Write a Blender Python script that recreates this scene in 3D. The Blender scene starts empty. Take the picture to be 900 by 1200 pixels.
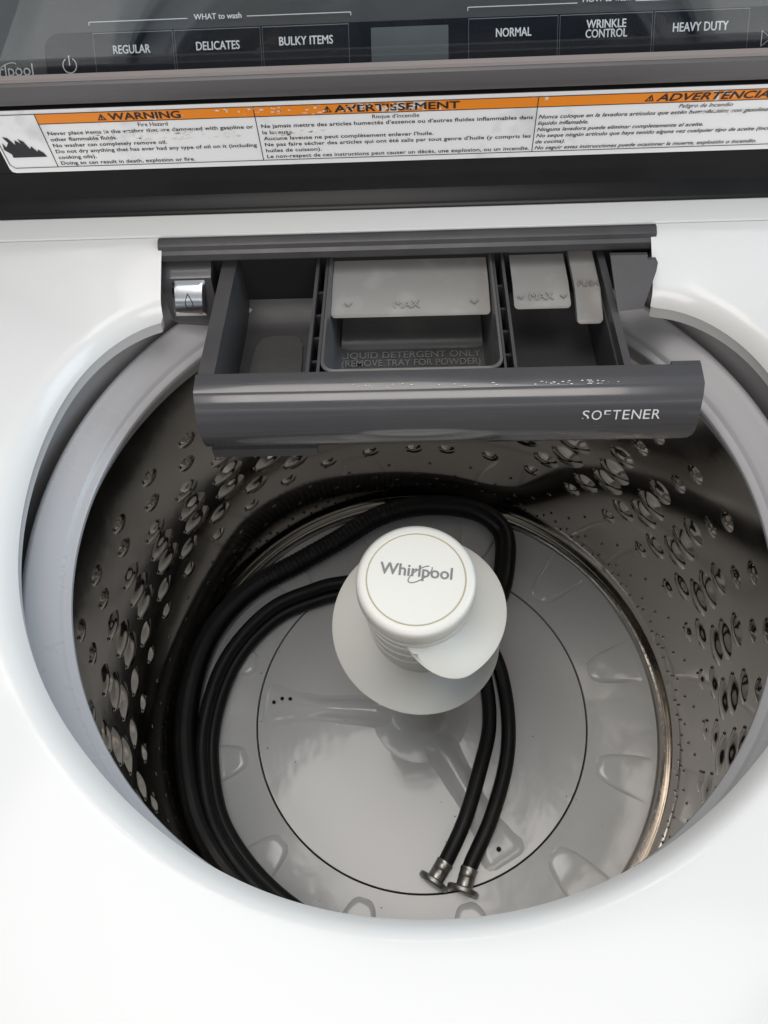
import bpy, bmesh, math, random
from mathutils import Vector, Matrix
random.seed(7)
R = math.radians
scene = bpy.context.scene
col = scene.collection

# ------------------------------------------------------------------ camera
cam_data = bpy.data.cameras.new('camera')
cam = bpy.data.objects.new('camera', cam_data); col.objects.link(cam)
cam_data.sensor_fit = 'VERTICAL'; cam_data.sensor_height = 36; cam_data.sensor_width = 27
cam_data.lens = 30.0
cam_data.clip_start = .01; cam_data.clip_end = 50
pit, rol, yaw = 0.4862, -0.0935, 0.0885
cam.matrix_world = (Matrix.Translation((0.0023, -0.2649, 0.5587)) @ Matrix.Rotation(yaw, 4, 'Z')
                    @ Matrix.Rotation(pit, 4, 'X') @ Matrix.Rotation(rol, 4, 'Z'))
scene.camera = cam

# ------------------------------------------------------------------ light
world = bpy.data.worlds.new('World'); scene.world = world; world.use_nodes = True
bg = world.node_tree.nodes['Background']
bg.inputs[0].default_value = (.88, .95, 1.0, 1); bg.inputs[1].default_value = .34

def area(name, loc, target, size, size_y, power, color):
    d = bpy.data.lights.new(name, 'AREA'); d.shape = 'RECTANGLE'; d.size = size; d.size_y = size_y
    d.energy = power; d.color = color
    o = bpy.data.objects.new(name, d); col.objects.link(o); o.location = loc
    o.rotation_euler = (Vector(target) - Vector(loc)).to_track_quat('-Z', 'Y').to_euler()
    return o
area('ceiling_light', (-.20, .15, 2.0), (0, 0, 0), 1.1, 1.1, 19, (1, .95, .90))
area('front_fill_light', (0, -2.2, 1.5), (0, .1, 0), 1.6, 1.2, 36, (1, .93, .89))  # added fill lamp in front, brightens the upright lid and its label
area('window_light', (2.0, .2, 1.2), (0, 0, 0), 1.5, 1.5, 38, (.74, .88, 1))
for lx, ly in ((-.30, 1.00), (-.55, 1.15), (-.12, .85), (-.75, .90)):
    area('tube_light', (lx, ly, 2.0), (0, 0, 0), .55, .022, 1.1, (1, .97, .92))

scene.view_settings.view_transform = 'Standard'
scene.view_settings.look = 'None'
scene.view_settings.exposure = 0.0
scene.view_settings.gamma = 1.0
scene.cycles.use_denoising = True
scene.cycles.max_bounces = 12
scene.cycles.glossy_bounces = 8
scene.cycles.sample_clamp_indirect = 6

# ------------------------------------------------------------------ materials
def mat(name, color, rough=.5, metal=0, spec=.5, coat=0, noise=None, bump=None, rvar=0, coat_rough=.05):
    """noise=(scale, second colour, lo, hi) ; bump=(scale, strength)"""
    m = bpy.data.materials.new(name); m.use_nodes = True
    nt = m.node_tree; b = nt.nodes['Principled BSDF']
    b.inputs['Base Color'].default_value = (*color, 1); b.inputs['Roughness'].default_value = rough
    b.inputs['Metallic'].default_value = metal; b.inputs['Specular IOR Level'].default_value = spec
    b.inputs['Coat Weight'].default_value = coat; b.inputs['Coat Roughness'].default_value = coat_rough
    tc = nt.nodes.new('ShaderNodeTexCoord')
    if noise:
        n = nt.nodes.new('ShaderNodeTexNoise'); n.inputs['Scale'].default_value = noise[0]; n.inputs['Detail'].default_value = 6
        r = nt.nodes.new('ShaderNodeMapRange'); r.inputs[1].default_value = noise[2]; r.inputs[2].default_value = noise[3]
        mx = nt.nodes.new('ShaderNodeMix'); mx.data_type = 'RGBA'
        mx.inputs['A'].default_value = (*color, 1); mx.inputs['B'].default_value = (*noise[1], 1)
        nt.links.new(tc.outputs['Object'], n.inputs['Vector']); nt.links.new(n.outputs[0], r.inputs[0])
        nt.links.new(r.outputs[0], mx.inputs[0]); nt.links.new(mx.outputs['Result'], b.inputs['Base Color'])
    if rvar:
        n2 = nt.nodes.new('ShaderNodeTexNoise'); n2.inputs['Scale'].default_value = 22; n2.inputs['Detail'].default_value = 5
        r2 = nt.nodes.new('ShaderNodeMapRange'); r2.inputs[1].default_value = .3; r2.inputs[2].default_value = .7
        r2.inputs[3].default_value = max(0, rough - rvar); r2.inputs[4].default_value = rough + rvar
        nt.links.new(tc.outputs['Object'], n2.inputs['Vector']); nt.links.new(n2.outputs[0], r2.inputs[0])
        nt.links.new(r2.outputs[0], b.inputs['Roughness'])
    if bump:
        n3 = nt.nodes.new('ShaderNodeTexNoise'); n3.inputs['Scale'].default_value = bump[0]; n3.inputs['Detail'].default_value = 3
        bp = nt.nodes.new('ShaderNodeBump'); bp.inputs['Strength'].default_value = bump[1]; bp.inputs['Distance'].default_value = .001
        nt.links.new(tc.outputs['Object'], n3.inputs['Vector']); nt.links.new(n3.outputs[0], bp.inputs['Height'])
        nt.links.new(bp.outputs[0], b.inputs['Normal'])
    return m

WHITE = mat('white_enamel', (.65, .65, .64), .36, spec=.4, coat=.35, coat_rough=.10, bump=(110, .06))
WHITE2 = mat('white_plastic', (.76, .75, .70), .38, bump=(300, .05))
RING = mat('grey_ring_plastic', (.36, .36, .375), .30, rvar=.05, bump=(500, .04))
PLATE = mat('grey_plate_plastic', (.65, .66, .67), 0.14, rvar=.02, noise=(5, (.61, .62, .625), .3, .8), bump=(16, 1.0))
STEEL = mat('stainless_steel', (.66, .615, .565), .09, metal=1, rvar=.02, bump=(14, .14))
STEELR = mat('steel_rim', (.60, .575, .54), .14, metal=1, rvar=.05)
DARK = mat('charcoal_plastic', (.050, .048, .051), .38, rvar=.08, noise=(30, (.062, .060, .062), .4, .7), bump=(350, .08))
DARKG = mat('gloss_charcoal_plastic', (.066, .065, .069), .17, rvar=.05, coat=.4, bump=(7, .12))
CUP = mat('cup_plastic', (.085, .084, .084), .33, rvar=.1, noise=(25, (.11, .11, .108), .5, .75))
COVER = mat('light_grey_cover', (.205, .20, .19), .42, rvar=.08, noise=(40, (.25, .245, .235), .52, .72), bump=(300, .06))
BLACK = mat('lid_channel_black', (.009, .009, .010), .30, spec=.22, noise=(18, (.013, .013, .014), .5, .8), bump=(500, .04))
FRAME = mat('lid_frame_grey', (.105, .10, .102), .40, bump=(600, .06))
LIP = mat('lid_lip', (.26, .23, .22), .35)
VOID = mat('dark_void', (.006, .006, .006), .8)
RUBBER = mat('black_rubber', (.005, .005, .006), .46, rvar=.06, spec=.35)
ZINC = mat('zinc_coupling', (.40, .395, .385), .42, metal=1, rvar=.1, noise=(90, (.25, .24, .22), .45, .7))
CHROME = mat('chrome', (.90, .91, .93), .16, metal=1)
CONS = mat('console_gloss', (.085, .088, .092), .18)
BTN = mat('console_button', (.016, .019, .025), .12)
DISP = mat('console_display', (.12, .135, .145), .2)
INK = mat('white_ink', (.75, .77, .79), .5)
BRIGHTINK = mat('bright_white_ink', (.66, .66, .66), .5)
GREYINK = mat('grey_ink', (.20, .20, .205), .4)
BLACKINK = mat('black_ink', (.02, .02, .025), .5)
PAPER = mat('label_paper', (.88, .88, .88), .42, noise=(28, (.65, .66, .67), .60, .74))
def orange_mat():
    m = mat('label_orange', (.88, .27, .02), .42)
    nt = m.node_tree; b = nt.nodes['Principled BSDF']
    tc = nt.nodes['Texture Coordinate']
    n = nt.nodes.new('ShaderNodeTexNoise'); n.inputs['Scale'].default_value = 120; n.inputs['Detail'].default_value = 4
    big = nt.nodes.new('ShaderNodeTexNoise'); big.inputs['Scale'].default_value = 9
    add = nt.nodes.new('ShaderNodeMath'); add.operation = 'MULTIPLY'
    r = nt.nodes.new('ShaderNodeMapRange'); r.inputs[1].default_value = .335; r.inputs[2].default_value = .36
    mx = nt.nodes.new('ShaderNodeMix'); mx.data_type = 'RGBA'
    mx.inputs['A'].default_value = (.88, .27, .02, 1); mx.inputs['B'].default_value = (.72, .66, .58, 1)
    for q in (n, big): nt.links.new(tc.outputs['Object'], q.inputs['Vector'])
    nt.links.new(n.outputs[0], add.inputs[0]); nt.links.new(big.outputs[0], add.inputs[1])
    nt.links.new(add.outputs[0], r.inputs[0]); nt.links.new(r.outputs[0], mx.inputs[0])
    nt.links.new(mx.outputs['Result'], b.inputs['Base Color'])
    return m
ORANGE = orange_mat()
def glass_mat():
    m = bpy.data.materials.new('lid_glass'); m.use_nodes = True
    nt = m.node_tree; nt.nodes.clear()
    out = nt.nodes.new('ShaderNodeOutputMaterial'); mx = nt.nodes.new('ShaderNodeMixShader')
    tr = nt.nodes.new('ShaderNodeBsdfTransparent'); gl = nt.nodes.new('ShaderNodeBsdfGlossy'); fr = nt.nodes.new('ShaderNodeFresnel')
    tr.inputs[0].default_value = (.93, .95, .96, 1); gl.inputs['Roughness'].default_value = .02; fr.inputs[0].default_value = 1.5
    nt.links.new(fr.outputs[0], mx.inputs[0]); nt.links.new(tr.outputs[0], mx.inputs[1]); nt.links.new(gl.outputs[0], mx.inputs[2])
    nt.links.new(mx.outputs[0], out.inputs[0])
    return m
GLASS = glass_mat()

# ------------------------------------------------------------------ helpers
def link(name, me, m, parent=None, loc=(0, 0, 0), smooth=True, kind=None):
    if m is not None and not me.materials: me.materials.append(m)
    o = bpy.data.objects.new(name, me); col.objects.link(o); o.location = loc
    if parent is not None: o.parent = parent
    if kind: o['kind'] = kind
    if smooth:
        me.polygons.foreach_set('use_smooth', [True] * len(me.polygons))
        try: me.set_sharp_from_angle(angle=R(38))
        except Exception: pass
    return o
def pydata(name, V, F, m, parent=None, loc=(0, 0, 0), smooth=True, kind=None):
    me = bpy.data.meshes.new(name); me.from_pydata([tuple(v) for v in V], [], F); me.update()
    bm = bmesh.new(); bm.from_mesh(me); bmesh.ops.recalc_face_normals(bm, faces=bm.faces); bm.to_mesh(me); bm.free()
    return link(name, me, m, parent, loc, smooth, kind)
def from_bm(name, bm, m, parent=None, loc=(0, 0, 0), smooth=True, bevel=0, seg=2, kind=None):
    if bevel:
        es = [e for e in bm.edges if len(e.link_faces) == 2 and e.calc_face_angle(0) > R(35)]
        bmesh.ops.bevel(bm, geom=es, offset=bevel, segments=seg, profile=.6, affect='EDGES', clamp_overlap=True)
    bmesh.ops.recalc_face_normals(bm, faces=bm.faces)
    me = bpy.data.meshes.new(name); bm.to_mesh(me); bm.free()
    return link(name, me, m, parent, loc, smooth, kind)
def add_box(bm, x0, x1, y0, y1, z0, z1):
    vs = [bm.verts.new(p) for p in ((x0, y0, z0), (x1, y0, z0), (x1, y1, z0), (x0, y1, z0), (x0, y0, z1), (x1, y0, z1), (x1, y1, z1), (x0, y1, z1))]
    for f in ((0, 3, 2, 1), (4, 5, 6, 7), (0, 1, 5, 4), (1, 2, 6, 5), (2, 3, 7, 6), (3, 0, 4, 7)): bm.faces.new([vs[i] for i in f])
    return vs
def add_prism(bm, prof, x0, x1, x0s=None, x1s=None):
    """closed (y,z) profile extruded along x; optional per-point x offsets"""
    a = [bm.verts.new(((x0s[i] if x0s else x0), y, z)) for i, (y, z) in enumerate(prof)]
    b = [bm.verts.new(((x1s[i] if x1s else x1), y, z)) for i, (y, z) in enumerate(prof)]
    n = len(prof); bm.faces.new(a); bm.faces.new(b[::-1])
    for i in range(n): bm.faces.new((a[i], a[(i + 1) % n], b[(i + 1) % n], b[i]))
def add_poly(bm, pts, thick_dir):
    a = [bm.verts.new(p) for p in pts]; b = [bm.verts.new(Vector(p) + Vector(thick_dir)) for p in pts]
    n = len(pts); bm.faces.new(a); bm.faces.new(b[::-1])
    for i in range(n): bm.faces.new((a[i], a[(i + 1) % n], b[(i + 1) % n], b[i]))
def lathe(name, prof, m, parent=None, seg=160, loc=(0, 0, 0), cap0=False, cap1=False, kind=None):
    V, F = [], []
    n = len(prof)
    for i in range(seg):
        a = 2 * math.pi * i / seg; c, s = math.cos(a), math.sin(a)
        V += [(r * c, r * s, z) for r, z in prof]
    for i in range(seg):
        j = (i + 1) % seg
        for k in range(n - 1): F.append((i * n + k, j * n + k, j * n + k + 1, i * n + k + 1))
    if cap0: F.append(tuple(i * n for i in range(seg)))
    if cap1: F.append(tuple(i * n + n - 1 for i in range(seg)))
    return pydata(name, V, F, m, parent, loc, kind=kind)
def catmull(P, step):
    P = [Vector(p) for p in P]; Q = [P[0] * 2 - P[1]] + P + [P[-1] * 2 - P[-2]]; out = []
    for i in range(1, len(Q) - 2):
        p0, p1, p2, p3 = Q[i - 1:i + 3]; n = max(2, int((p2 - p1).length / step))
        for k in range(n):
            t = k / n
            out.append(.5 * ((2 * p1) + (p2 - p0) * t + (2 * p0 - 5 * p1 + 4 * p2 - p3) * t * t + (3 * p1 - p0 - 3 * p2 + p3) * t ** 3))
    out.append(P[-1]); return out
def tube(name, path, rad, m, parent=None, seg=18, kind=None):
    """rad: number or function(arc length, total)"""
    V, F = [], []; n = len(path); d = 0
    L = [0]
    for i in range(1, n): L.append(L[-1] + (path[i] - path[i - 1]).length)
    up = Vector((0, 0, 1))
    for i, p in enumerate(path):
        t = (path[min(i + 1, n - 1)] - path[max(i - 1, 0)]).normalized()
        b = t.cross(up).normalized(); u = b.cross(t).normalized()
        r = rad(L[i], L[-1]) if callable(rad) else rad
        for k in range(seg):
            a = 2 * math.pi * k / seg; V.append(p + (b * math.cos(a) + u * math.sin(a)) * r)
    for i in range(n - 1):
        for k in range(seg):
            F.append((i * seg + k, i * seg + (k + 1) % seg, (i + 1) * seg + (k + 1) % seg, (i + 1) * seg + k))
    F.append(tuple(range(seg))); F.append(tuple((n - 1) * seg + k for k in range(seg)))
    return pydata(name, V, F, m, parent, kind=kind)

# lettering: built from the built-in font, flattened to mesh
def raw_text(s, bold=0.0, shear=0.0, spacing=1.0):
    c = bpy.data.curves.new('text', 'FONT'); c.body = s; c.offset = bold; c.shear = shear; c.space_character = spacing
    c.resolution_u = 3
    o = bpy.data.objects.new('text', c); col.objects.link(o)
    me = o.to_mesh(); V = [v.co.copy() for v in me.vertices]; F = [tuple(p.vertices) for p in me.polygons]
    o.to_mesh_clear(); bpy.data.objects.remove(o); bpy.data.curves.remove(c)
    return V, F
_hv = raw_text('H')[0]; CAP_H = max(v.y for v in _hv) - min(v.y for v in _hv)
class Ink:
    def __init__(s): s.V, s.F = [], []
    def add(s, V, F):
        k = len(s.V); s.V += V; s.F += [tuple(i + k for i in f) for f in F]
    def text(s, body, P, ex, ey, cap, width=None, align='L', bold=0.0, shear=0.0, spacing=1.0, cut=None, fb=0):
        if fb:
            nn = Vector(ex).cross(Vector(ey))
            for k, (dx, dy) in enumerate(((-1, 0), (1, 0), (0, .7), (0, -.7))):
                s.text(body, Vector(P) + Vector(ex) * (dx * fb * cap) + Vector(ey) * (dy * fb * cap) + nn * (2e-5 * (k + 1)), ex, ey, cap, width, align, 0, shear, spacing, cut)
        V, F = raw_text(body, bold, shear, spacing)
        if cut is not None:
            b = bmesh.new(); vs = [b.verts.new(v) for v in V]
            for f in F: b.faces.new([vs[i] for i in f])
            bmesh.ops.bisect_plane(b, geom=b.verts[:] + b.edges[:] + b.faces[:], plane_co=(0, cut * CAP_H, 0), plane_no=(0, 1, 0), clear_inner=True)
            b.verts.index_update(); V = [v.co.copy() for v in b.verts]; F = [tuple(v.index for v in f.verts) for f in b.faces]; b.free()
        x0 = min(v.x for v in V); x1 = max(v.x for v in V)
        sy = cap / CAP_H; sx = sy if width is None else width / (x1 - x0)
        w = (x1 - x0) * sx; off = {'L': 0, 'C': -w / 2, 'R': -w}[align]
        P, ex, ey = Vector(P), Vector(ex), Vector(ey)
        s.add([P + ex * ((v.x - x0) * sx + off) + ey * (v.y * sy) for v in V], F)
    def line(s, A, B, w, n):
        A, B = Vector(A), Vector(B); d = (B - A).normalized().cross(Vector(n)) * w / 2
        s.add([A - d, B - d, B + d, A + d], [(0, 1, 2, 3)])
    def poly(s, pts): s.add([Vector(p) for p in pts], [tuple(range(len(pts)))])
    def strip(s, pts, w, n, closed=False):
        pts = [Vector(p) for p in pts]; m = len(pts); V = []; n = Vector(n)
        for i, p in enumerate(pts):
            a = pts[(i - 1) % m] if closed or i else p; b = pts[(i + 1) % m] if closed or i < m - 1 else p
            d = (b - a).normalized().cross(n) * w / 2; V += [p - d, p + d]
        s.add(V, [(2 * i, 2 * ((i + 1) % m), 2 * ((i + 1) % m) + 1, 2 * i + 1) for i in range(m if closed else m - 1)])
    def build(s, name, m, parent): return pydata_ink(name, s.V, s.F, m, parent)
def pydata_ink(name, V, F, m, parent):
    me = bpy.data.meshes.new(name); me.from_pydata([tuple(v) for v in V], [], F); me.update()
    return link(name, me, m, parent, smooth=False)
def smooth01(t): t = max(0, min(1, t)); return t * t * (3 - 2 * t)

# ================================================================== the washing machine
W = bpy.data.objects.new('washing_machine', None); col.objects.link(W)
W['label'] = 'white top-loading washing machine with its lid and dispenser drawer open'
W['category'] = 'washing machine'

# ---- top deck with its round opening
TAB = [(-90, .245), (-77, .246), (-64, .2475), (-52, .249), (-40, .252), (-26, .259), (-11, .266), (0, .270), (10, .2735), (19, .277),
       (26, .2785), (33, .2755), (38, .268), (42, .2615)]
NOTCH = {-1: [(42.7, .2660), (43.6, .2690), (45.4, .2807), (48.4, .2968)], 1: [(44.2, .2595), (45, .263), (47.1, .273), (50, .2898)]}
def r_open(a):
    a = (a + 180) % 360 - 180; side = 1
    if a > 90: a = 180 - a; side = -1
    if a < -90: a = -180 - a
    T = TAB + NOTCH[side]
    if a > T[-1][0]: return .222 / math.sin(R(a))
    for (a0, r0), (a1, r1) in zip(T, T[1:]):
        if a0 <= a <= a1:
            t = (a - a0) / (a1 - a0); return r0 + (r1 - r0) * t
def r_out(a):
    c, s = math.cos(R(a)), math.sin(R(a)); t = 9
    if c > 1e-6: t = min(t, .372 / c)
    if c < -1e-6: t = min(t, -.372 / c)
    if s > 1e-6: t = min(t, .2303 / s)
    if s < -1e-6: t = min(t, -.43 / s)
    return t
def r_virt(a):
    """edge of the dished zone, running straight on behind the drawer"""
    a = (a + 180) % 360 - 180
    if a > 90: a = 180 - a
    if a < -90: a = -180 - a
    if a > 42: return .175 / math.sin(R(a))
    return r_open(a)
STEPS = [0, .0008, .0022, .0045, .0075, .011, .015, .020, .027, .036, .048, .062, .078]
N = 480; V = []; F = []; M = len(STEPS) + 9
angs = [i * 360 / N for i in range(N)]
rv = [r_virt(a) for a in angs]
for _ in range(40): rv = [(rv[i - 1] + 2 * rv[i] + rv[(i + 1) % N]) / 4 for i in range(N)]
def r_edge(a, base):            # the dished edge, cut back in a slot for the dispenser
    c, s_ = math.cos(R(a)), math.sin(R(a))
    x0 = .1795 if c > 0 else .1930
    if s_ <= 0 or abs(c) * .222 / max(s_, 1e-6) > x0:       # ray leaves the slot through its side or misses it
        if s_ > 0 and abs(c) > 1e-6:
            q = x0 / abs(c)
            if q * s_ > .16: return max(base, min(q, .222 / s_)) if base * abs(c) < x0 else base
        return base
    return max(base, .222 / s_)
rs = [r_edge(a, rv[i]) for i, a in enumerate(angs)]
for i, a in enumerate(angs):
    c, s_ = math.cos(R(a)), math.sin(R(a)); ro = rs[i]; rb = max(r_out(a), ro + .004); span = rb - ro; spv = max(rb - rv[i], .01)
    def zz(r):
        q = max(0, r - rv[i])
        bw = .0075 + .0075 * abs(c) ** 1.5; bev = bw * .75 * (1 - (1 - min(1, q / bw)) ** 2.2)
        return .050 + bev + (.030 - bw * .75) * min(1, (1.2 * q / min(spv, .16)) ** .8)
    notch = ro - rv[i] > .008
    row = [(ro + .022, zz(ro) - .0165), (ro + .0035, zz(ro) - .0135), (ro + .0010, zz(ro) - .0022)] if not notch else [(ro + .003, zz(ro) - .004), (ro + .002, zz(ro) - .003), (ro + .001, zz(ro) - .0015)]
    for sd in STEPS: row.append((ro + min(sd, span * .8 * sd / .078), zz(ro + min(sd, span * .8 * sd / .078))))
    rl = row[-1][0]
    for k in range(6): r = rl + (rb - rl) * (k + 1) / 6; row.append((r, zz(r)))
    V += [(r * c, r * s_, z) for r, z in row]
for i in range(N):
    j = (i + 1) % N
    for k in range(M - 1): F.append((i * M + k, j * M + k, j * M + k + 1, i * M + k + 1))
pydata('top_deck', V, F, WHITE, W)
# cabinet below the deck
bm = bmesh.new()
pts = [(-.372, -.43), (.372, -.43), (.372, .335), (-.372, .335)]
vs = [[bm.verts.new((x, y, z)) for x, y in pts] for z in (-.72, .076)]
for i in range(4): bm.faces.new((vs[0][i], vs[0][(i + 1) % 4], vs[1][(i + 1) % 4], vs[1][i]))
from_bm('cabinet', bm, WHITE, W, smooth=False)
# rear strip behind the seam
bm = bmesh.new()
prof = [(.2316, .070), (.2316, .0790), (.2326, .0802), (.250, .0806), (.335, .0806), (.335, .070)]
add_prism(bm, prof, -.372, .372)
from_bm('rear_strip', bm, WHITE, W)

# ---- tub, balance ring, basket
lathe('tub_collar', [(.330, .034), (.302, .036), (.2985, .034), (.2975, .028), (.2985, -.03)], mat('grey_collar', (.38, .375, .38), .4), W, 160)
lathe('tub_wall', [(.325, .03), (.318, .03), (.316, -.05), (.318, -.52), (.05, -.53)], VOID, W, 96)
ring = lathe('balance_ring', [(.298, -.040), (.268, -.036), (.2545, -.012), (.2505, -.0045), (.2494, -.0012), (.2497, .0008), (.2510, .0020), (.2542, .0028), (.2550, .0034), (.2560, .0056), (.2575, .0066),
                              (.2640, .0098), (.2720, .0140), (.2755, .0160), (.2775, .0163), (.2795, .0152), (.2815, .0120), (.2830, .0040), (.2845, -.01), (.286, -.04)], RING, W, 240)
basket = lathe('wash_basket', [(.2985, -.02), (.300, -.05), (.300, -.2), (.300, -.32), (.300, -.445), (.2985, -.4535), (.2960, -.457), (.2950, -.462), (.2965, -.468), (.2955, -.474), (.292, -.4785), (.25, -.49)], STEEL, W, 240)
lathe('bottom_rim', [(.2835, -.486), (.2850, -.4775), (.2875, -.4735), (.2905, -.4735), (.2930, -.4775), (.2938, -.484)], STEELR, basket, 200)

def dimple_mesh(w, h, d, name):
    """lens bump on the wall: x = tangential, y = inwards, z = up"""
    V, F = [], []; na, nr = 24, 8
    V.append((0, d, 0))
    for k in range(1, nr + 1):
        t = k / nr
        for i in range(na):
            a = 2 * math.pi * i / na
            ca, sa = math.cos(a), math.sin(a)
            lens = 1 - .25 * abs(ca) ** 3
            x = ca * w / 2 * t; z = sa * lens * h / 2 * t
            y = d * (.5 + .5 * math.cos(math.pi * t)) ** .85 - .0003 * (1 if k == nr else 0)
            V.append((x, y - x * x / .6, z))
    for i in range(na):
        j = (i + 1) % na; F.append((0, 1 + i, 1 + j))
        for k in range(nr - 1): F.append((1 + k * na + i, 1 + (k + 1) * na + i, 1 + (k + 1) * na + j, 1 + k * na + j))
    me = bpy.data.meshes.new(name); me.from_pydata(V, [], F); me.update()
    bm = bmesh.new(); bm.from_mesh(me); bmesh.ops.recalc_face_normals(bm, faces=bm.faces); bm.to_mesh(me); bm.free()
    me.polygons.foreach_set('use_smooth', [True] * len(me.polygons)); me.materials.append(STEEL)
    return me
D_L = dimple_mesh(.062, .038, .0040, 'dimple_large'); D_M = dimple_mesh(.046, .030, .0034, 'dimple_medium'); D_S = dimple_mesh(.027, .022, .0028, 'dimple_small')
ROWS = [(139.6, -.152, D_S), (141.7, -.185, D_S), (144.3, -.222, D_M), (144.7, -.253, D_L), (145.3, -.281, D_L), (139.6, -.310, D_M), (142.3, -.344, D_S)]
holeV, holeF, burrV, burrF = [], [], [], []
def add_disc(V, F, p, b, u, inn, r, lift, n=8, dome=0.0):
    k = len(V)
    for i in range(n):
        a = 2 * math.pi * i / n; V.append(p + (b * math.cos(a) + u * math.sin(a)) * r + inn * lift)
    if dome:
        V.append(p + inn * (lift + dome)); F.extend([(k + i, k + (i + 1) % n, k + n) for i in range(n)])
    else: F.append(tuple(range(k, k + n)))
def wall_frame(deg, z, r=.300):
    a = R(deg); inn = Vector((-math.cos(a), -math.sin(a), 0)); tan = Vector((-math.sin(a), math.cos(a), 0))
    return Vector((r * math.cos(a), r * math.sin(a), z)), tan, Vector((0, 0, 1)), inn
count = 0
for k in range(35):
    for ph, z, me in ROWS:
        if k < 18: deg = ph - 3 * 10.35 + (k - 1) * 10.35 - 10.35
        else: deg = ph - 4 * 10.286 - 10.35 - (k - 17) * 10.286 + 2.2
        d360 = deg % 360
        jz = z + random.uniform(-.002, .002)
        if 235 < d360 < 318: continue       # wall under the front of the deck, out of sight
        if 66 < d360 < 112 and z > -.33: continue     # smooth back panel behind the drawer
        p, tan, up, inn = wall_frame(d360, jz)
        o = bpy.data.objects.new('dimple', me); col.objects.link(o); o.parent = basket
        o.matrix_basis = Matrix(((-tan.x, inn.x, 0, p.x), (-tan.y, inn.y, 0, p.y), (0, 0, 1, p.z), (0, 0, 0, 1)))
        count += 1
        hp, ht, hu, hi = wall_frame(d360 + {D_L: 3.7, D_M: 2.9, D_S: 1.7}[me], jz + .004)
        add_disc(burrV, burrF, hp, ht, hu, hi, .0026, .0002, 10, .0012); add_disc(holeV, holeF, hp, ht, hu, hi, .0013, .0013)
for k in range(36):
    for z, off in ((-.35, 2.2), (-.381, 6.8), (-.408, .4), (-.421, 5)):
        p, t, u, i_ = wall_frame(k * 10 + off, z)
        add_disc(burrV, burrF, p, t, u, i_, .0028, .0002, 8, .0012); add_disc(holeV, holeF, p, t, u, i_, .0013, .0013)
for k in range(108):
    for z, off in ((-.436, 0), (-.447, 1.6)):
        if (k * 7 + int(z * 1000)) % 5 == 0: continue
        p, t, u, i_ = wall_frame(k * 10 / 3 + off, z)
        add_disc(burrV, burrF, p, t, u, i_, .0027, .0002, 8, .0015); add_disc(holeV, holeF, p, t, u, i_, .0012, .0018)
pydata('hole_rims', burrV, burrF, STEELR, basket, kind='stuff')
pydata('drain_holes', holeV, holeF, VOID, basket, smooth=False, kind='stuff')

# ---- wash plate with its tabs and vanes
ZP = -.477
plate = lathe('wash_plate', [(.020, ZP + .010), (.05, ZP + .0085), (.10, ZP + .004), (.15, ZP + .001), (.185, ZP), (.1985, ZP + .0002), (.1990, ZP - .004),
                             (.2004, ZP - .004), (.2009, ZP + .0004), (.215, ZP), (.25, ZP - .0005), (.275, ZP - .0005), (.2825, ZP - .002), (.2845, ZP - .008)], PLATE, W, 240)
lathe('seam', [(.1988, ZP - .0035), (.2006, ZP - .0035)], VOID, plate, 200)
def tab_mesh():
    pts = []
    n = 14
    for i in range(-n, n + 1):
        t = i / n; w = .0265 * math.copysign(abs(t) ** .62, t) if t else 0
        pts.append((.2125 + .062 * abs(t) ** 2.1, w))
    cx, cy = .25, 0
    V, F = [], []
    for sc, h in ((1.0, -.0004), (.97, .0012), (.90, .0030), (.82, .0034)):
        for x, y in pts:
            X = .275 + (x - .275) * sc; V.append((X, y * sc, ZP + h * (1 - .75 * smooth01((X - .24) / .034)) - (.0004 if h > 0 else 0)))
    m = len(pts)
    for k in range(3):
        for i in range(m - 1): F.append((k * m + i, k * m + i + 1, (k + 1) * m + i + 1, (k + 1) * m + i))
    for i in range(m // 2): F.append((3 * m + i, 3 * m + i + 1, 3 * m + m - 2 - i, 3 * m + m - 1 - i) if i < m // 2 - 1 else (3 * m + i, 3 * m + i + 1, 3 * m + i + 2))
    me = bpy.data.meshes.new('tab'); me.from_pydata(V, [], F); me.update()
    bm = bmesh.new(); bm.from_mesh(me); bmesh.ops.recalc_face_normals(bm, faces=bm.faces); bm.to_mesh(me); bm.free()
    me.polygons.foreach_set('use_smooth', [True] * len(me.polygons)); me.materials.append(PLATE); return me
tabm = tab_mesh()
for k in range(12):
    o = bpy.data.objects.new('tab', tabm); col.objects.link(o); o.parent = plate; o.rotation_euler = (0, 0, R(44.5 - 30.4 * k + (1.5 if k > 6 else 0)))
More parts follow.
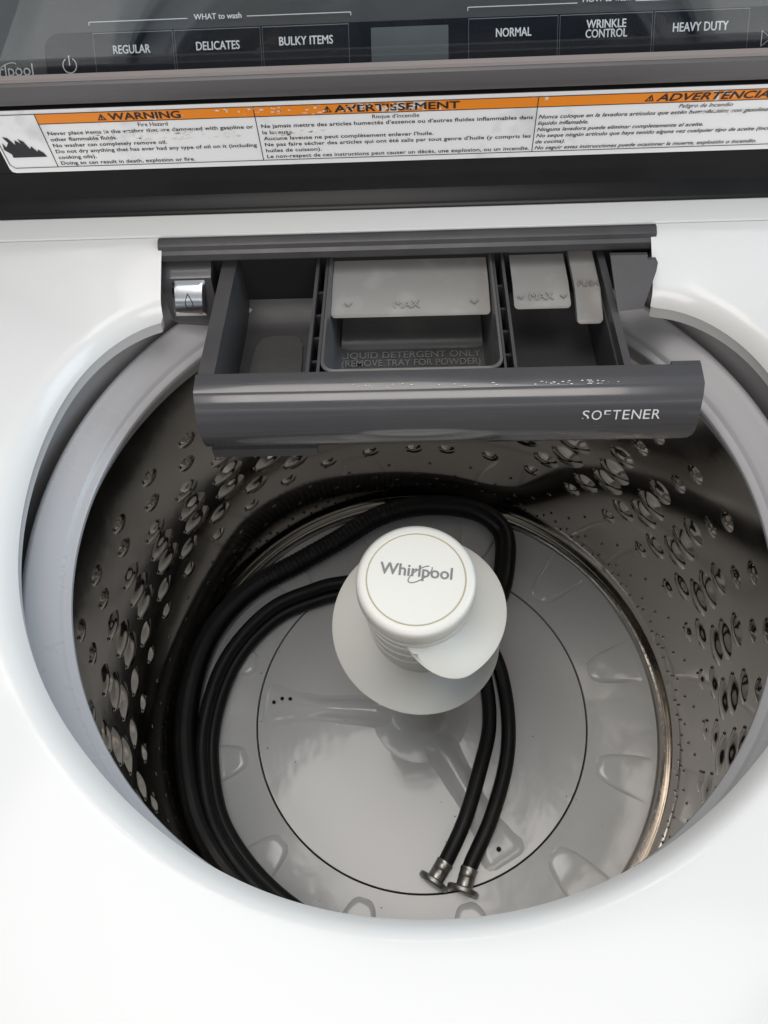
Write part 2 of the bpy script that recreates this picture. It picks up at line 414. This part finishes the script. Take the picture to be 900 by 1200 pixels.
def vane_mesh():
    V, F = [], []; nu, nv = 40, 25
    def hw(r):
        P = [(.03, .026), (.08, .021), (.12, .019), (.145, .021), (.165, .026), (.180, .031), (.188, .030), (.194, .022)]
        for (a, p), (b, q) in zip(P, P[1:]):
            if a <= r <= b: t = smooth01((r - a) / (b - a)); return p + (q - p) * t
        return P[-1][1]
    def plz(r):
        P = [(.0, .0105), (.02, .010), (.05, .0085), (.10, .004), (.15, .001), (.185, 0), (.2, 0)]
        for (a, p), (b, q) in zip(P, P[1:]):
            if a <= r <= b: return p + (q - p) * (r - a) / (b - a)
        return 0
    for i in range(nu + 1):
        r = .008 + .186 * i / nu; w = hw(max(r, .03)); end = smooth01((.195 - r) / .008) * smooth01((r - .008) / .05)
        for j in range(nv + 1):
            v = -1 + 2 * j / nv
            top = smooth01((1 - abs(v)) / .5)
            ridge = .0060 * smooth01((.17 - r) / .06) * max(0, 1 - (abs(v) / .62) ** 2) ** 1.3
            V.append((r, v * w, ZP + plz(r) - .0006 + (.0030 * top + ridge) * end))
    for i in range(nu):
        for j in range(nv): a = i * (nv + 1) + j; F.append((a, a + 1, a + nv + 2, a + nv + 1))
    me = bpy.data.meshes.new('vane'); me.from_pydata(V, [], F); me.update()
    bm = bmesh.new(); bm.from_mesh(me); bmesh.ops.recalc_face_normals(bm, faces=bm.faces)
    bm.to_mesh(me); bm.free()
    me.polygons.foreach_set('use_smooth', [True] * len(me.polygons)); me.materials.append(PLATE); return me
vm = vane_mesh()
for a in (176, 60, -60):
    o = bpy.data.objects.new('vane', vm); col.objects.link(o); o.parent = plate; o.rotation_euler = (0, 0, R(a))
for x, y, r in ((-.180, .016, .0024), (-.170, .0205, .0024), (-.160, .0200, .0024), (.086, -.153, .0028)):
    Vh, Fh = [], []
    add_disc(Vh, Fh, Vector((x, y, ZP + .0042)), Vector((1, 0, 0)), Vector((0, 1, 0)), Vector((0, 0, 1)), r, 0, 12)
    pydata('drain_hole', Vh, Fh, VOID, plate, smooth=False)

lathe('hub', [(.016, -.305), (.016, -.43), (.019, -.450), (.026, -.461), (.038, -.4665), (.055, ZP + .0085), (.070, ZP + .0050)], PLATE, plate, 96)
Vh, Fh = [], []
for _ in range(26):
    a, r = random.uniform(0, 6.283), math.sqrt(random.uniform(.004, .07)); add_disc(Vh, Fh, Vector((r * math.cos(a), r * math.sin(a), ZP + (.0012 if r > .15 else .0065))), Vector((1, 0, 0)), Vector((0, random.uniform(.5, 1), 0)), Vector((0, 0, 1)), random.uniform(.0005, .0011), 0, 7, .0003)
pydata('lint_specks', Vh, Fh, mat('dark_lint', (.06, .055, .05), .8), plate, kind='stuff')
# ---- agitator
AX, AY = -.0012, .003
agi = lathe('agitator', [(.0475, -.082), (.0462, -.088), (.0450, -.094), (.0458, -.0950), (.0458, -.0975), (.0445, -.0985), (.0440, -.108), (.0449, -.1090), (.0449, -.1115), (.0434, -.1125), (.0427, -.128), (.0437, -.1290), (.0437, -.1315), (.0424, -.1325), (.0420, -.146), (.0430, -.1470), (.0430, -.1495), (.0416, -.1505),
                         (.0410, -.165), (.0400, -.20), (.0385, -.30), (.0370, -.308), (.030, -.310)], WHITE2, W, 120, (AX, AY, 0))
cap = lathe('cap', [(.0001, -.0635), (.0385, -.0635), (.0390, -.0641), (.0397, -.0641), (.0402, -.0633), (.0440, -.0633), (.0462, -.0642), (.0477, -.0662), (.0482, -.070), (.0484, -.078), (.0478, -.0815), (.0462, -.0835), (.040, -.084)], WHITE2, agi, 140)
lathe('cap_groove', [(.0388, -.06385), (.0399, -.06385)], mat('groove_tan', (.42, .38, .26), .6), agi, 140)  # ring in the groove, darker and yellower than the cap
# helical fin
V, F = [], []
A0, A1, NS = -118, 470, 240
for i in range(NS + 1):
    a = A0 + (A1 - A0) * i / NS
    z = -.106 - .082 * (a + 70) / 360
    ramp = smooth01((a + 118) / 62)
    ro = .0370 + (.0765 - .0370) * ramp
    c, s = math.cos(R(a)), math.sin(R(a))
    for r, dz in ((.036, .0045), (.0425, .0030), (.05, .0008), (ro - .0022, -.0030), (ro, -.0042), (ro - .0004, -.0062), (ro - .004, -.0070), (.036, -.006)):
        r = min(r, ro); V.append((r * c, r * s, z + dz))
for i in range(NS):
    for k in range(8): F.append((i * 8 + k, i * 8 + (k + 1) % 8, (i + 1) * 8 + (k + 1) % 8, (i + 1) * 8 + k))
F.append(tuple(range(8))); F.append(tuple(NS * 8 + k for k in range(8)))
pydata('spiral_fin', V, F, WHITE2, agi)
ink = Ink(); a = R(-6.5); ex = Vector((math.cos(a), math.sin(a), 0)); ey = Vector((-math.sin(a), math.cos(a), 0)); zt = -.0632
ink.text('Whirlpool', Vector((-.0288, .0078 - .003, zt)), ex, ey, .0098, .0575, fb=.03)
el = []
for i in range(40):
    t = 2 * math.pi * i / 40; q = Vector((math.cos(t) * .0112, math.sin(t) * .0042, 0)); b = R(33)
    q = Vector((q.x * math.cos(b) - q.y * math.sin(b), q.x * math.sin(b) + q.y * math.cos(b), 0))
    el.append(Vector((.0035, .0062 - .003, zt)) + q)
ink.strip(el[3:] + el[:1], .0009, (0, 0, 1))
ink.build('logo_lettering', GREYINK, agi)

# ---- dispenser: trim, button housing, flange
bm = bmesh.new()
add_prism(bm, [(.2275, .0755), (.2275, .0825), (.2240, .0835), (.2190, .0815), (.2178, .0780), (.2150, .0765), (.2140, .0715), (.2155, .0690), (.2275, .0690)], -.1955, .1835)
from_bm('drawer_trim', bm, DARK, W, bevel=.0006)
bm = bmesh.new()     # solid near-black block, painted-in shade of the slot behind the drawer
add_box(bm, -.19, .185, .226, .29, -.02, .0685)
slot = from_bm('drawer_slot_shade', bm, VOID, W)
bm = bmesh.new()
xs0 = [-.2005, -.2005, -.1990, -.1965, -.1930, -.1830, -.1830]
add_prism(bm, [(.229, .0680), (.2230, .0670), (.2060, .0610), (.1975, .0230), (.1985, .0160), (.2050, .0030), (.229, .003)], 0, -.1575, x0s=xs0)
hous = from_bm('button_housing', bm, DARKG, W, bevel=.0022, seg=3)
# chrome release button, slightly convex, lying on the sloping face
fy = lambda z: .1975 + (.0610 - .0230) * 0 + (z - .0230) * (.2060 - .1975) / (.0610 - .0230)
V, F = [], []; nu, nv = 12, 10
fn = Vector((0, -.976, .218))
for j in range(nv + 1):
    t = j / nv; z = .0300 + .0300 * t
    for i in range(nu + 1):
        s = i / nu; x = (-.1925 + .004 * t) + (.0260) * s
        edge = min(s, 1 - s, t, 1 - t) / .07
        b = -.001 + .0020 * smooth01(edge) + .0026 * math.sin(math.pi * t) + .006 * (1 - t)
        V.append(Vector((x, fy(z), z)) + fn * b)
for j in range(nv):
    for i in range(nu): q = j * (nu + 1) + i; F.append((q, q + 1, q + nu + 2, q + nu + 1))
pydata('release_button', V, F, CHROME, hous)
ink = Ink(); drop = []
for i in range(28):
    t = 2 * math.pi * i / 28; ww = .0040 * math.sin(t) * (math.sin(t / 2)) ** 1.3; hh = .0062 * math.cos(t)
    z = .0445 + hh; drop.append(Vector((-.1775 + ww, fy(z), z)) + fn * (.0013 + .0026 * math.sin(math.pi * (z - .0300) / .030) + .006 * (1 - (z - .03) / .03)))
ink.strip(drop, .0006, fn, True); ink.build('drop_symbol', BLACKINK, hous)
bm = bmesh.new()
add_poly(bm, [(.1500, .2090, .0700), (.1780, .2085, .0700), (.1776, .2066, .0684), (.1782, .2056, .0680), (.1846, .2052, .0680), (.1856, .2036, .0668), (.1842, .1975, .0640), (.1752, .1760, .0530), (.1735, .1725, .0510), (.1550, .1715, .0500)], (0, .004, -.0015))
for v in bm.verts: v.co = v.co + (Vector((0, -.26, .56)) - v.co) * .026
from_bm('side_flange', bm, DARK, W, bevel=.0008)

# ---- dispenser drawer
ZR = .062
def taper(x, y): return x * (1 - .062 * (y - .111) / .13)
def tp(bm):
    for v in bm.verts: v.co.x = taper(v.co.x, v.co.y)
bm = bmesh.new()
add_box(bm, -.1575, -.1455, .1121, .245, -.002, ZR)          # left wall
add_box(bm, .1500, .1555, .1121, .245, -.002, ZR)            # right wall
add_box(bm, .1488, .1501, .1121, .245, -.002, ZR - .012)
add_box(bm, -.0790, -.0765, .1121, .245, .0, ZR - .001)      # double dividers
add_box(bm, -.0712, -.0690, .1121, .245, .0, ZR - .002)
add_box(bm, .0655, .0672, .1121, .245, .0, ZR - .003)
add_box(bm, .0722, .0745, .1121, .245, .0, ZR - .001)
for yy in (.128, .150, .172, .195):
    add_box(bm, -.0766, -.0711, yy, yy + .0022, .0, ZR - .010)
    add_box(bm, .0671, .0723, yy + .004, yy + .0062, .0, ZR - .012)
add_prism(bm, [(.1121, -.004), (.1121, .004), (.150, .003), (.20, .003), (.220, .007), (.236, .022), (.245, .040), (.245, -.004)], -.1456, -.0789)   # curved floor left
add_prism(bm, [(.1121, -.004), (.1121, .004), (.150, .003), (.20, .004), (.225, .012), (.245, .020), (.245, -.004)], .0744, .1501)
add_box(bm, -.0766, .0722, .1121, .245, -.004, .0)
tp(bm)
drawer = from_bm('dispenser_drawer', bm, DARK, W, bevel=.0007)
# raised patch in the left compartment
bm = bmesh.new(); pts = []
for x, y in ((-.1365, .140), (-.1360, .165), (-.1345, .182), (-.130, .190), (-.120, .193), (-.106, .193), (-.098, .190), (-.0945, .182), (-.0935, .165), (-.093, .140)):
    zf = .0032; pts.append((x, y, zf + .0022))
add_poly(bm, pts, (0, 0, -.004)); tp(bm)
from_bm('raised_patch', bm, CUP, drawer, bevel=.0012)
# front panel
prof = [(.1120, .0620), (.0965, .0618), (.0945, .0608), (.0895, .0545), (.0848, .0450), (.0818, .0370), (.0812, .0340), (.0806, .0325), (.0808, .0240), (.0822, .0150), (.0852, .0065), (.0895, -.0010), (.0960, -.0010), (.1040, .0120), (.1120, .0200)]
bm = bmesh.new()
x0s = [-.1590 - (0.0000 if z > .05 else .0006 + (.05 - z) * .02) for y, z in prof]
x1s = [.2040 + (.0015 if z < .03 else 0) - (.0035 * smooth01((.012 - z) / .013)) for y, z in prof]
add_prism(bm, prof, 0, 0, x0s, x1s)
panel = from_bm('front_panel', bm, DARKG, drawer, bevel=.0006)
bm = bmesh.new(); add_box(bm, .1835, .2037, .1119, .1146, .050, .0622); from_bm('panel_end_lip', bm, DARK, drawer, bevel=.0005)
bm = bmesh.new(); add_box(bm, -.1585, -.0765, .0865, .100, -.0115, -.0008); from_bm('finger_lip', bm, DARK, drawer, bevel=.0008)
# liquid detergent cup
bm = bmesh.new()
n = 6
def rrect(x0, x1, y0, y1, r, z):
    out = []
    for cx, cy, a0 in ((x1 - r, y1 - r, 0), (x0 + r, y1 - r, 90), (x0 + r, y0 + r, 180), (x1 - r, y0 + r, 270)):
        for i in range(n + 1): a = R(a0 + 90 * i / n); out.append((cx + r * math.cos(a), cy + r * math.sin(a), z))
    return out
loops = [rrect(-.0686, .0650, .1130, .243, .010, ZR - .004), rrect(-.0686, .0650, .1130, .243, .010, ZR - .002), rrect(-.0665, .0630, .1150, .241, .009, ZR - .0015), rrect(-.0660, .0625, .1155, .2405, .009, ZR - .004),
         rrect(-.0645, .0610, .118, .239, .012, .012), rrect(-.0615, .0580, .121, .236, .012, .006), rrect(-.055, .052, .128, .23, .010, .0045)]
vv = [[bm.verts.new(p) for p in L] for L in loops]; m = len(vv[0])
for a_, b_ in zip(vv, vv[1:]):
    for i in range(m): bm.faces.new((a_[i], a_[(i + 1) % m], b_[(i + 1) % m], b_[i]))
bm.faces.new(vv[-1]); tp(bm)
cup = from_bm('detergent_cup', bm, CUP, drawer)
bm = bmesh.new(); add_prism(bm, [(.176, .004), (.180, .0085), (.190, .0105), (.205, .0115), (.238, .020), (.238, .004)], -.0610, .0575); tp(bm); from_bm('cup_step', bm, CUP, drawer, bevel=.001)
def cover(name, x0, x1, y0, yb, z0, drop):
    bm = bmesh.new()
    prof = [(.2440, z0 + .0015), (yb, z0), (y0 + .003, z0 - drop * .75), (y0, z0 - drop), (y0 + .0012, z0 - drop - .0016), (yb + .001, z0 - .0022), (.2440, z0 - .0015)]
    add_prism(bm, prof, x0, x1); tp(bm)
    es = [e for e in bm.edges if all(v.co.y < y0 + .0015 for v in e.verts) and abs(e.verts[0].co.x - e.verts[1].co.x) < .001]
    bmesh.ops.bevel(bm, geom=es, offset=.0032, segments=4, profile=.5, affect='EDGES', clamp_overlap=False)
    return from_bm(name, bm, COVER, drawer, bevel=.0009)
cover('siphon_cover', -.0655, .0610, .1740, .200, .0535, .006)
cover('siphon_cover', .0800, .1245, .1770, .198, .0550, .006)
cover('push_tab', .1275, .1475, .1640, .188, .0575, .012)
E_X, E_Y = Vector((1, 0, 0)), Vector((0, 1, 0))
def emboss(ink, name, m):
    o = ink.build(name, m, drawer)
    mod = o.modifiers.new('solid', 'SOLIDIFY'); mod.thickness = .0008; mod.offset = 0
ink = Ink(); sl = Vector((0, .97, .2)).normalized()
ink.text('MAX', (.0015 * 0 - .0145, .1800, .0505), E_X, sl, .0060, .0195)
for x in (-.0530, .0440): ink.line((x, .1850, .0517), (x + .003, .1820, .0511), .0007, (0, 0, 1)); ink.line((x + .003, .1820, .0511), (x + .006, .1850, .0517), .0007, (0, 0, 1))
ink.text('MAX', (.0895, .1830, .0524), E_X, sl, .0060, .0180)
for x in (.0805, .1125): ink.line((x, .1865, .0532), (x + .0025, .1840, .0526), .0007, (0, 0, 1)); ink.line((x + .0025, .1840, .0526), (x + .005, .1865, .0532), .0007, (0, 0, 1))
ink.text('PUSH', (.1258, .1900, .0585), E_X, E_Y, .0050, .0150)
emboss(ink, 'cover_lettering', COVER)
ink = Ink()
ink.text('LIQUID DETERGENT ONLY', (-.0590, .1672, .0052), E_X, E_Y, .0062, .1130, bold=.012)
ink.text('(REMOVE TRAY FOR POWDER)', (-.0585, .1593, .0052), E_X, E_Y, .0062, .1120, bold=.012)
emboss(ink, 'cup_lettering', mat('cup_letter', (.19, .19, .19), .35))
# SOFTENER print, worn on the third letter
ink = Ink(); sy = Vector((0, .0033, .0086)).normalized()
P0 = Vector((.1205, .0815, .0385))
xx = P0.copy()
for ch, w in (('S', .0050), ('O', .0072), ('F', .0046), ('T', .0056), ('E', .0048), ('N', .0066), ('E', .0048), ('R', .0056)):
    ink.text(ch, xx, E_X, sy, .0082, w, bold=.0, cut={'F': .55, 'S': .14}.get(ch)); xx = xx + E_X * (w + .0016)
ink.build('print_lettering', BRIGHTINK, drawer)
# white scuffs along the rim
ink = Ink()
for k in range(46):
    x = random.choice([random.uniform(.06, .152), random.uniform(.09, .15), random.uniform(-.045, -.02), random.uniform(-.02, .14)]); y = .0962 + random.uniform(0, .0035)
    w, h = random.uniform(.0006, .0034), random.uniform(.0002, .0007)
    ink.poly([(x, y, .0623), (x + w * .6, y - h * .4, .0623), (x + w, y + h * .3, .0623), (x + w * .5, y + h, .0623)])
ink.build('rim_scuffs', BRIGHTINK, drawer)['kind'] = 'stuff'

# ---- lid standing open
bm = bmesh.new()
prof = [(.2530, .0812), (.2536, .0830), (.2560, .0850), (.2612, .0875), (.2650, .0900), (.2670, .0990), (.2670, .1090), (.2650, .1165), (.2622, .1180), (.2620, .1722), (.2650, .1735), (.2650, .1775),
        (.2590, .1790), (.2570, .1815), (.2563, .1860), (.2568, .1945), (.2575, .1962), (.2760, .1962), (.2760, .0812)]
add_prism(bm, prof[:9] + [(.276, .1180), (.276, .0812)], -.375, .375)
lid = from_bm('lid', bm, BLACK, W, bevel=.0003)
bm = bmesh.new(); add_prism(bm, [(.2622, .1183), (.2620, .1722), (.2650, .1735), (.2650, .1770), (.276, .1770), (.276, .1183)], -.375, .375); from_bm('label_rail', bm, BLACK, lid, bevel=.0004)
bm = bmesh.new(); add_prism(bm, [(.2590, .1772), (.2570, .1800), (.2562, .1850), (.2570, .1925), (.2590, .1940), (.2664, .1940), (.2664, .1772)], -.375, .375); from_bm('glass_frame', bm, FRAME, lid, bevel=.0006)
bm = bmesh.new(); add_prism(bm, [(.2590, .1942), (.2595, .1962), (.2630, .1970), (.2655, .1942)], -.375, .375); from_bm('frame_lip', bm, LIP, lid, bevel=.0005)
bm = bmesh.new(); add_box(bm, -.362, .362, .2662, .2702, .1850, .56); from_bm('lid_glass', bm, GLASS, lid, smooth=False)
for s in (-1, 1):
    bm = bmesh.new(); add_box(bm, s * .375 - .012, s * .375 + .012, .2562, .2745, .0815, .57); from_bm('side_frame', bm, FRAME, lid, bevel=.003)
bm = bmesh.new(); add_box(bm, -.362, .362, .2562, .2745, .545, .57); from_bm('top_frame', bm, FRAME, lid, bevel=.003)

# warning label
YL = .2614
bm = bmesh.new()
LX0, LX1, LZ0, LZ1 = -.302, .290, .1190, .1716
pts = [(LX0 + .004, YL, LZ0), (LX1, YL, LZ0), (LX1, YL, LZ1), (LX0 + .004, YL, LZ1), (LX0 + .001, YL, LZ1 - .0012), (LX0, YL, LZ1 - .004), (LX0, YL, LZ0 + .004), (LX0 + .001, YL, LZ0 + .001)]
add_poly(bm, pts, (0, .0004, 0)); label = from_bm('warning_label', bm, PAPER, lid, smooth=False)
YI = YL - .00025; EZ = Vector((0, 0, 1)); NY = Vector((0, -1, 0))
ink = Ink(); ink.poly([(-.2645, YI, .1606), (LX1 - .004, YI, .1606), (LX1 - .004, YI, .1683), (-.2645, YI, .1683)]); ink.build('orange_band', ORANGE, lid)
YI -= .0002
ink = Ink()
zb, ztop = .1236, .1686
for z in (zb, ztop): ink.line((LX0 + .005, YI, z), (LX1 - .004, YI, z), .0006, NY)
ink.line((-.2645, YI, .1605), (LX1 - .004, YI, .1605), .0006, NY)
for x in (-.2645, -.1092, .0887): ink.line((x, YI, zb), (x, YI, ztop), .0006, NY)
ink.strip([(LX0 + .005, YI, zb), (LX0 + .002, YI, zb + .003), (LX0 + .002, YI, ztop - .003), (LX0 + .005, YI, ztop)], .0006, NY)
def warn(x, w, s, it=0):
    ink.text(s, (x, YI, .1620), E_X, EZ, .0053, w, shear=it, fb=.055)
    h = .0053; tx = x - .0085
    a, b, c = Vector((tx, YI, .1620)), Vector((tx + .0066, YI, .1620)), Vector((tx + .0033 + it * .005, YI, .1620 + h))
    g = (a + b + c) / 3
    for k in range(3):
        p, q = (a, b, c)[k], (a, b, c)[(k + 1) % 3]
        ink.poly([p, q, q + (g - q) * .42, p + (g - p) * .42])
    ink.line(g + Vector((0, 0, -.0008)), g + Vector((0, 0, .0022)), .0009, NY)
warn(-.2125, .0510, 'WARNING'); warn(-.0525, .0870, 'AVERTISSEMENT'); warn(.1700, .0760, 'ADVERTENCIA', .25)
def para(x, w, title, tx, lines, it=0):
    ink.text(title, (tx, YI, .1560), E_X, EZ, .0030, len(title) * .00195, 'C', bold=.006, shear=it)
    V0, _ = raw_text(lines[3], .004, it, 1.02); sx = w / (max(v.x for v in V0) - min(v.x for v in V0))
    for k, s in enumerate(lines):
        V1, _ = raw_text(s, .004, it, 1.02); wl = w if k in (0, 3) else min(w, sx * (max(v.x for v in V1) - min(v.x for v in V1)))
        ink.text(s, (x, YI, .1512 - .00515 * k), E_X, EZ,   .0029, wl, fb=.03, shear=it, spacing=1.02)
para(-.2610, .1490, 'Fire Hazard', -.183, ['Never place items in the washer that are dampened with gasoline or', 'other flammable fluids.', 'No washer can completely remove oil.', 'Do not dry anything that has ever had any type of oil on it (including', 'cooking oils).', 'Doing so can result in death, explosion or fire.'])
para(-.1060, .1925, "Risque d'incendie", -.010, ["Ne jamais mettre des articles humectés d'essence ou d'autres fluides inflammables dans", 'la laveuse.', "Aucune laveuse ne peut complètement enlever l'huile.", "Ne pas faire sécher des articles qui ont été salis par tout genre d'huile (y compris les", 'huiles de cuisson).', 'Le non-respect de ces instructions peut causer un décès, une explosion, ou un incendie.'])
para(.0905, .1940, 'Peligro de Incendio', .205, ['Nunca coloque en la lavadora artículos que estén humedecidos con gasolina o cualquier otro', 'líquido inflamable.', 'Ninguna lavadora puede eliminar completamente el aceite.', 'No seque ningún artículo que haya tenido alguna vez cualquier tipo de aceite (incluyendo aceites', 'de cocina).', 'No seguir estas instrucciones puede ocasionar la muerte, explosión o incendio.'], .25)
# flame pictogram
fl = [(-.2945, .1330), (-.2690, .1330), (-.2705, .1365), (-.2735, .1395), (-.2745, .1375), (-.2775, .1425), (-.2790, .1400), (-.2815, .1465), (-.2850, .1490), (-.2840, .1450), (-.2875, .1480), (-.2885, .1440), (-.2920, .1500), (-.2955, .1510), (-.2930, .1460), (-.2960, .1420), (-.2975, .1460), (-.2985, .1400), (-.2945, .1360)]
ink.poly([(x, YI, z) for x, z in fl])
ink.build('label_print', BLACKINK, lid)
ink = Ink()
def flecks(n, xa, xb, za, zb_, big):
    for _ in range(n):
        x, z = random.uniform(xa, xb), random.uniform(za, zb_); w = random.uniform(.0006, big); h = random.uniform(.0003, .0011); k = random.randint(5, 8)
        ph = random.uniform(0, 6)
        ink.poly([(x + w * math.cos(ph + 6.283 * i / k) * random.uniform(.4, 1), YI - .0002, z + h * math.sin(ph + 6.283 * i / k) * random.uniform(.4, 1)) for i in range(k)][::-1])
flecks(55, -.232, -.122, .1445, .1535, .0035); flecks(16, -.20, -.16, .1440, .1500, .003)
flecks(26, -.135, -.060, .1612, .1678, .0026); flecks(30, -.048, .010, .1615, .1676, .0022); flecks(22, -.100, -.060, .1440, .1482, .003); flecks(16, .195, .240, .1480, .1535, .003)
ink.build('label_scuffs', mat('bared_paper', (.74, .72, .69), .5), lid)['kind'] = 'stuff'

# ---- control console behind the glass
s2 = math.sqrt(.5); CP = Vector((0, .30, .15)); CU = Vector((0, s2, s2)); CN = Vector((0, -s2, s2))
def cp(x, t, h=0): return Vector((x, 0, 0)) + CP + CU * t + CN * h
bm = bmesh.new()
add_prism(bm, [(.335, .05), (.2830, .0808), (.2830, .130), (.2900, .1400), tuple((CP + CU * .10).yz), (.372, .215), (.372, .05)], -.372, .372)
console = from_bm('control_console', bm, CONS, W, bevel=.003)
def rpanel(name, x0, x1, t0, t1, h, m, r=.003, th=.0012):
    bm = bmesh.new(); pts = []
    for cx, cy, a0 in ((x1 - r, t1 - r, 0), (x0 + r, t1 - r, 90), (x0 + r, t0 + r, 180), (x1 - r, t0 + r, 270)):
        for i in range(5): a = R(a0 + 22.5 * i); pts.append(cp(cx + r * math.cos(a), cy + r * math.sin(a), h))
    add_poly(bm, pts, -CN * th); return from_bm(name, bm, m, console, smooth=False)
rpanel('button_panel', -.2668, .300, .0005, .0445, .0006, BTN, .012)
for x0, x1 in ((-.2300, -.1708), (-.1700, -.1068), (-.1060, -.0428), (.0424, .1065), (.1073, .1730), (.1738, .2405)):
    rpanel('button', x0, x1, .0150, .0438, .0012, BTN, .002)
rpanel('display', -.0272, .0284, .0100, .0404, .0011, DISP, .0008)
ink = Ink(); h = .0016
def ct(s, x, t, w, cap, al='L'): ink.text(s, cp(x, t, h), E_X, CU, cap, w, al, fb=.028)
ct('REGULAR', -.2155, .0297, .0272, .0054); ct('DELICATES', -.1543, .0300, .0316, .0054); ct('BULKY ITEMS', -.0936, .0311, .0388, .0054)
ct('NORMAL', .0624, .0313, .0250, .0054); ct('WRINKLE', .1264, .0346, .0278, .0052); ct('CONTROL', .1260, .0285, .0292, .0052); ct('HEAVY DUTY', .1874, .0303, .0386, .0056)
ct('WHAT to wash', -.1543, .0497, .0344, .0036); ct('HOW to wash', .1232, .0512, .0330, .0036)
for x0, x1, x2, x3 in ((-.2312, -.1590, -.1160, -.0412), (.0422, .1195, .1600, .2400)):
    ink.line(cp(x0, .0508, h), cp(x1, .0508, h), .0005, CN); ink.line(cp(x2, .0508, h), cp(x3, .0508, h), .0005, CN)
    ink.line(cp(x0, .0508, h), cp(x0, .0486, h), .0005, CN); ink.line(cp(x3, .0508, h), cp(x3, .0486, h), .0005, CN)
ink.strip([cp(-.249 + .0050 * math.sin(R(a)), .0232 + .0050 * math.cos(R(a)), h) for a in range(30, 331, 15)], .0007, CN)
ink.line(cp(-.249, .0232, h), cp(-.249, .0298, h), .0008, CN)
ink.strip([cp(.2500, .0190, h), cp(.2500, .0290, h), cp(.2565, .0240, h)], .0006, CN, True)
ink.text('Whirlpool', cp(-.2770, .0178, .0006), E_X, CU, .0078, .0460, 'R', bold=.004)
ink.strip([cp(-.2975 + .0085 * math.cos(R(a)) - .003 * math.sin(R(a)), .0205 + .0050 * math.cos(R(a)) + .0035 * math.sin(R(a)), .0006) for a in range(0, 340, 12)], .0005, CN)
ink.build('console_print', INK, console)
ink = Ink()
for x0, x1 in ((-.2300, -.1708), (-.1700, -.1068), (-.1060, -.0428), (.0424, .1065), (.1073, .1730), (.1738, .2405)):
    ink.strip([cp(x0 + .0004, .0154, .0014), cp(x1 - .0004, .0154, .0014), cp(x1 - .0004, .0434, .0014), cp(x0 + .0004, .0434, .0014)], .0005, CN, True)
ink.build('button_edges', mat('button_edge', (.22, .24, .26), .3), console)

# ================================================================== hoses lying in the basket
def stadium(P, z): return [Vector((x, y, z if len(q) < 1 else z + q[0])) for x, y, *q in P]
dp = [(.052, .110, .004), (.085, .128, .003), (.105, .160), (.115, .215), (.109, .247), (.081, .270, .003), (.036, .278, .006), (-.011, .276, .006), (-.057, .262, .004), (-.108, .230), (-.158, .199), (-.214, .165), (-.255, .118, .002), (-.277, .061, .004), (-.2825, -.014, .005),
      (-.268, -.091, .005), (-.242, -.146, .004), (-.195, -.196, .002), (-.130, -.228), (-.06, -.252), (.01, -.258)]
path = catmull(stadium(dp, -.4625), .0016)
def drad(L, T):
    if .30 < L < .52: return .0138 + (.0004 if int(L / .0030) % 2 else -.0002)
    return .0138
o = tube('drain_hose', path, drad, RUBBER)
o['label'] = 'thick black drain hose with a ribbed stretch, looped round the basket bottom'; o['category'] = 'hose'
f1 = [(.022, -.172), (.028, -.163), (.049, -.122, .003), (.069, -.065, .003), (.082, -.016), (.081, .036), (.068, .080, .006), (.035, .125, .004), (-.015, .150), (-.060, .160), (-.100, .156), (-.133, .147), (-.176, .128), (-.212, .094), (-.237, .050), (-.2495, -.004),
      (-.249, -.054), (-.234, -.113), (-.206, -.157), (-.166, -.196), (-.117, -.226), (-.06, -.240), (-.02, -.243)]
f2 = [(.050, -.179), (.055, -.167), (.078, -.122, .001), (.098, -.065), (.105, -.016), (.102, .036), (.091, .074, .006), (.060, .128, .018), (.0, .158, .016), (-.050, .169, .013), (-.105, .166, .012), (-.139, .156, .012), (-.183, .136, .012), (-.220, .099, .012), (-.246, .053, .012), (-.2585, -.004, .012),
      (-.258, -.054, .012), (-.243, -.115, .012), (-.214, -.162, .012), (-.172, -.203, .012), (-.122, -.234, .012), (-.065, -.25, .010), (-.02, -.252, .008)]
RH = .0086
def fill(P, label):
    pts = catmull(stadium(P, ZP + RH + .001), .004)
    T = bpy.data.objects.new('fill_hose', None); col.objects.link(T); T['label'] = label; T['category'] = 'hose'; T['group'] = 'fill hoses lying in the basket'
    tube('rubber_tube', pts, RH, RUBBER, T)
    d = (pts[0] - pts[2]).normalized(); p = pts[0]
    rot = d.to_track_quat('Z', 'Y').to_matrix().to_4x4()
    def piece(name, prof, seg, parent, shift=0, spin=0):
        o = lathe(name, prof, ZINC, parent, seg); 
        o.matrix_basis = Matrix.Translation(p) @ rot @ Matrix.Rotation(spin, 4, 'Z'); return o
    fer = piece('ferrule', [(.0080, -.006), (.0098, -.006), (.0100, -.004), (.0094, -.003), (.0094, .003), (.0099, .004), (.0093, .005), (.0093, .012), (.0088, .018), (.0070, .019)], 32, T)
    cpl = piece('coupling', [(.0070, .0150), (.0165, .0150), (.0178, .0162), (.0178, .0198), (.0165, .0212), (.0122, .0212)], 12, T)
    piece('nut', [(.0168, .0206), (.0170, .0340), (.0156, .0358), (.0112, .0358), (.0112, .027), (.0001, .027)], 6, cpl, spin=.3)
    return T
fill(f1, 'thin black fill hose whose metal coupling lies nearer the centre, left of its twin')
fill(f2, 'thin black fill hose whose metal coupling lies right of and in front of its twin')
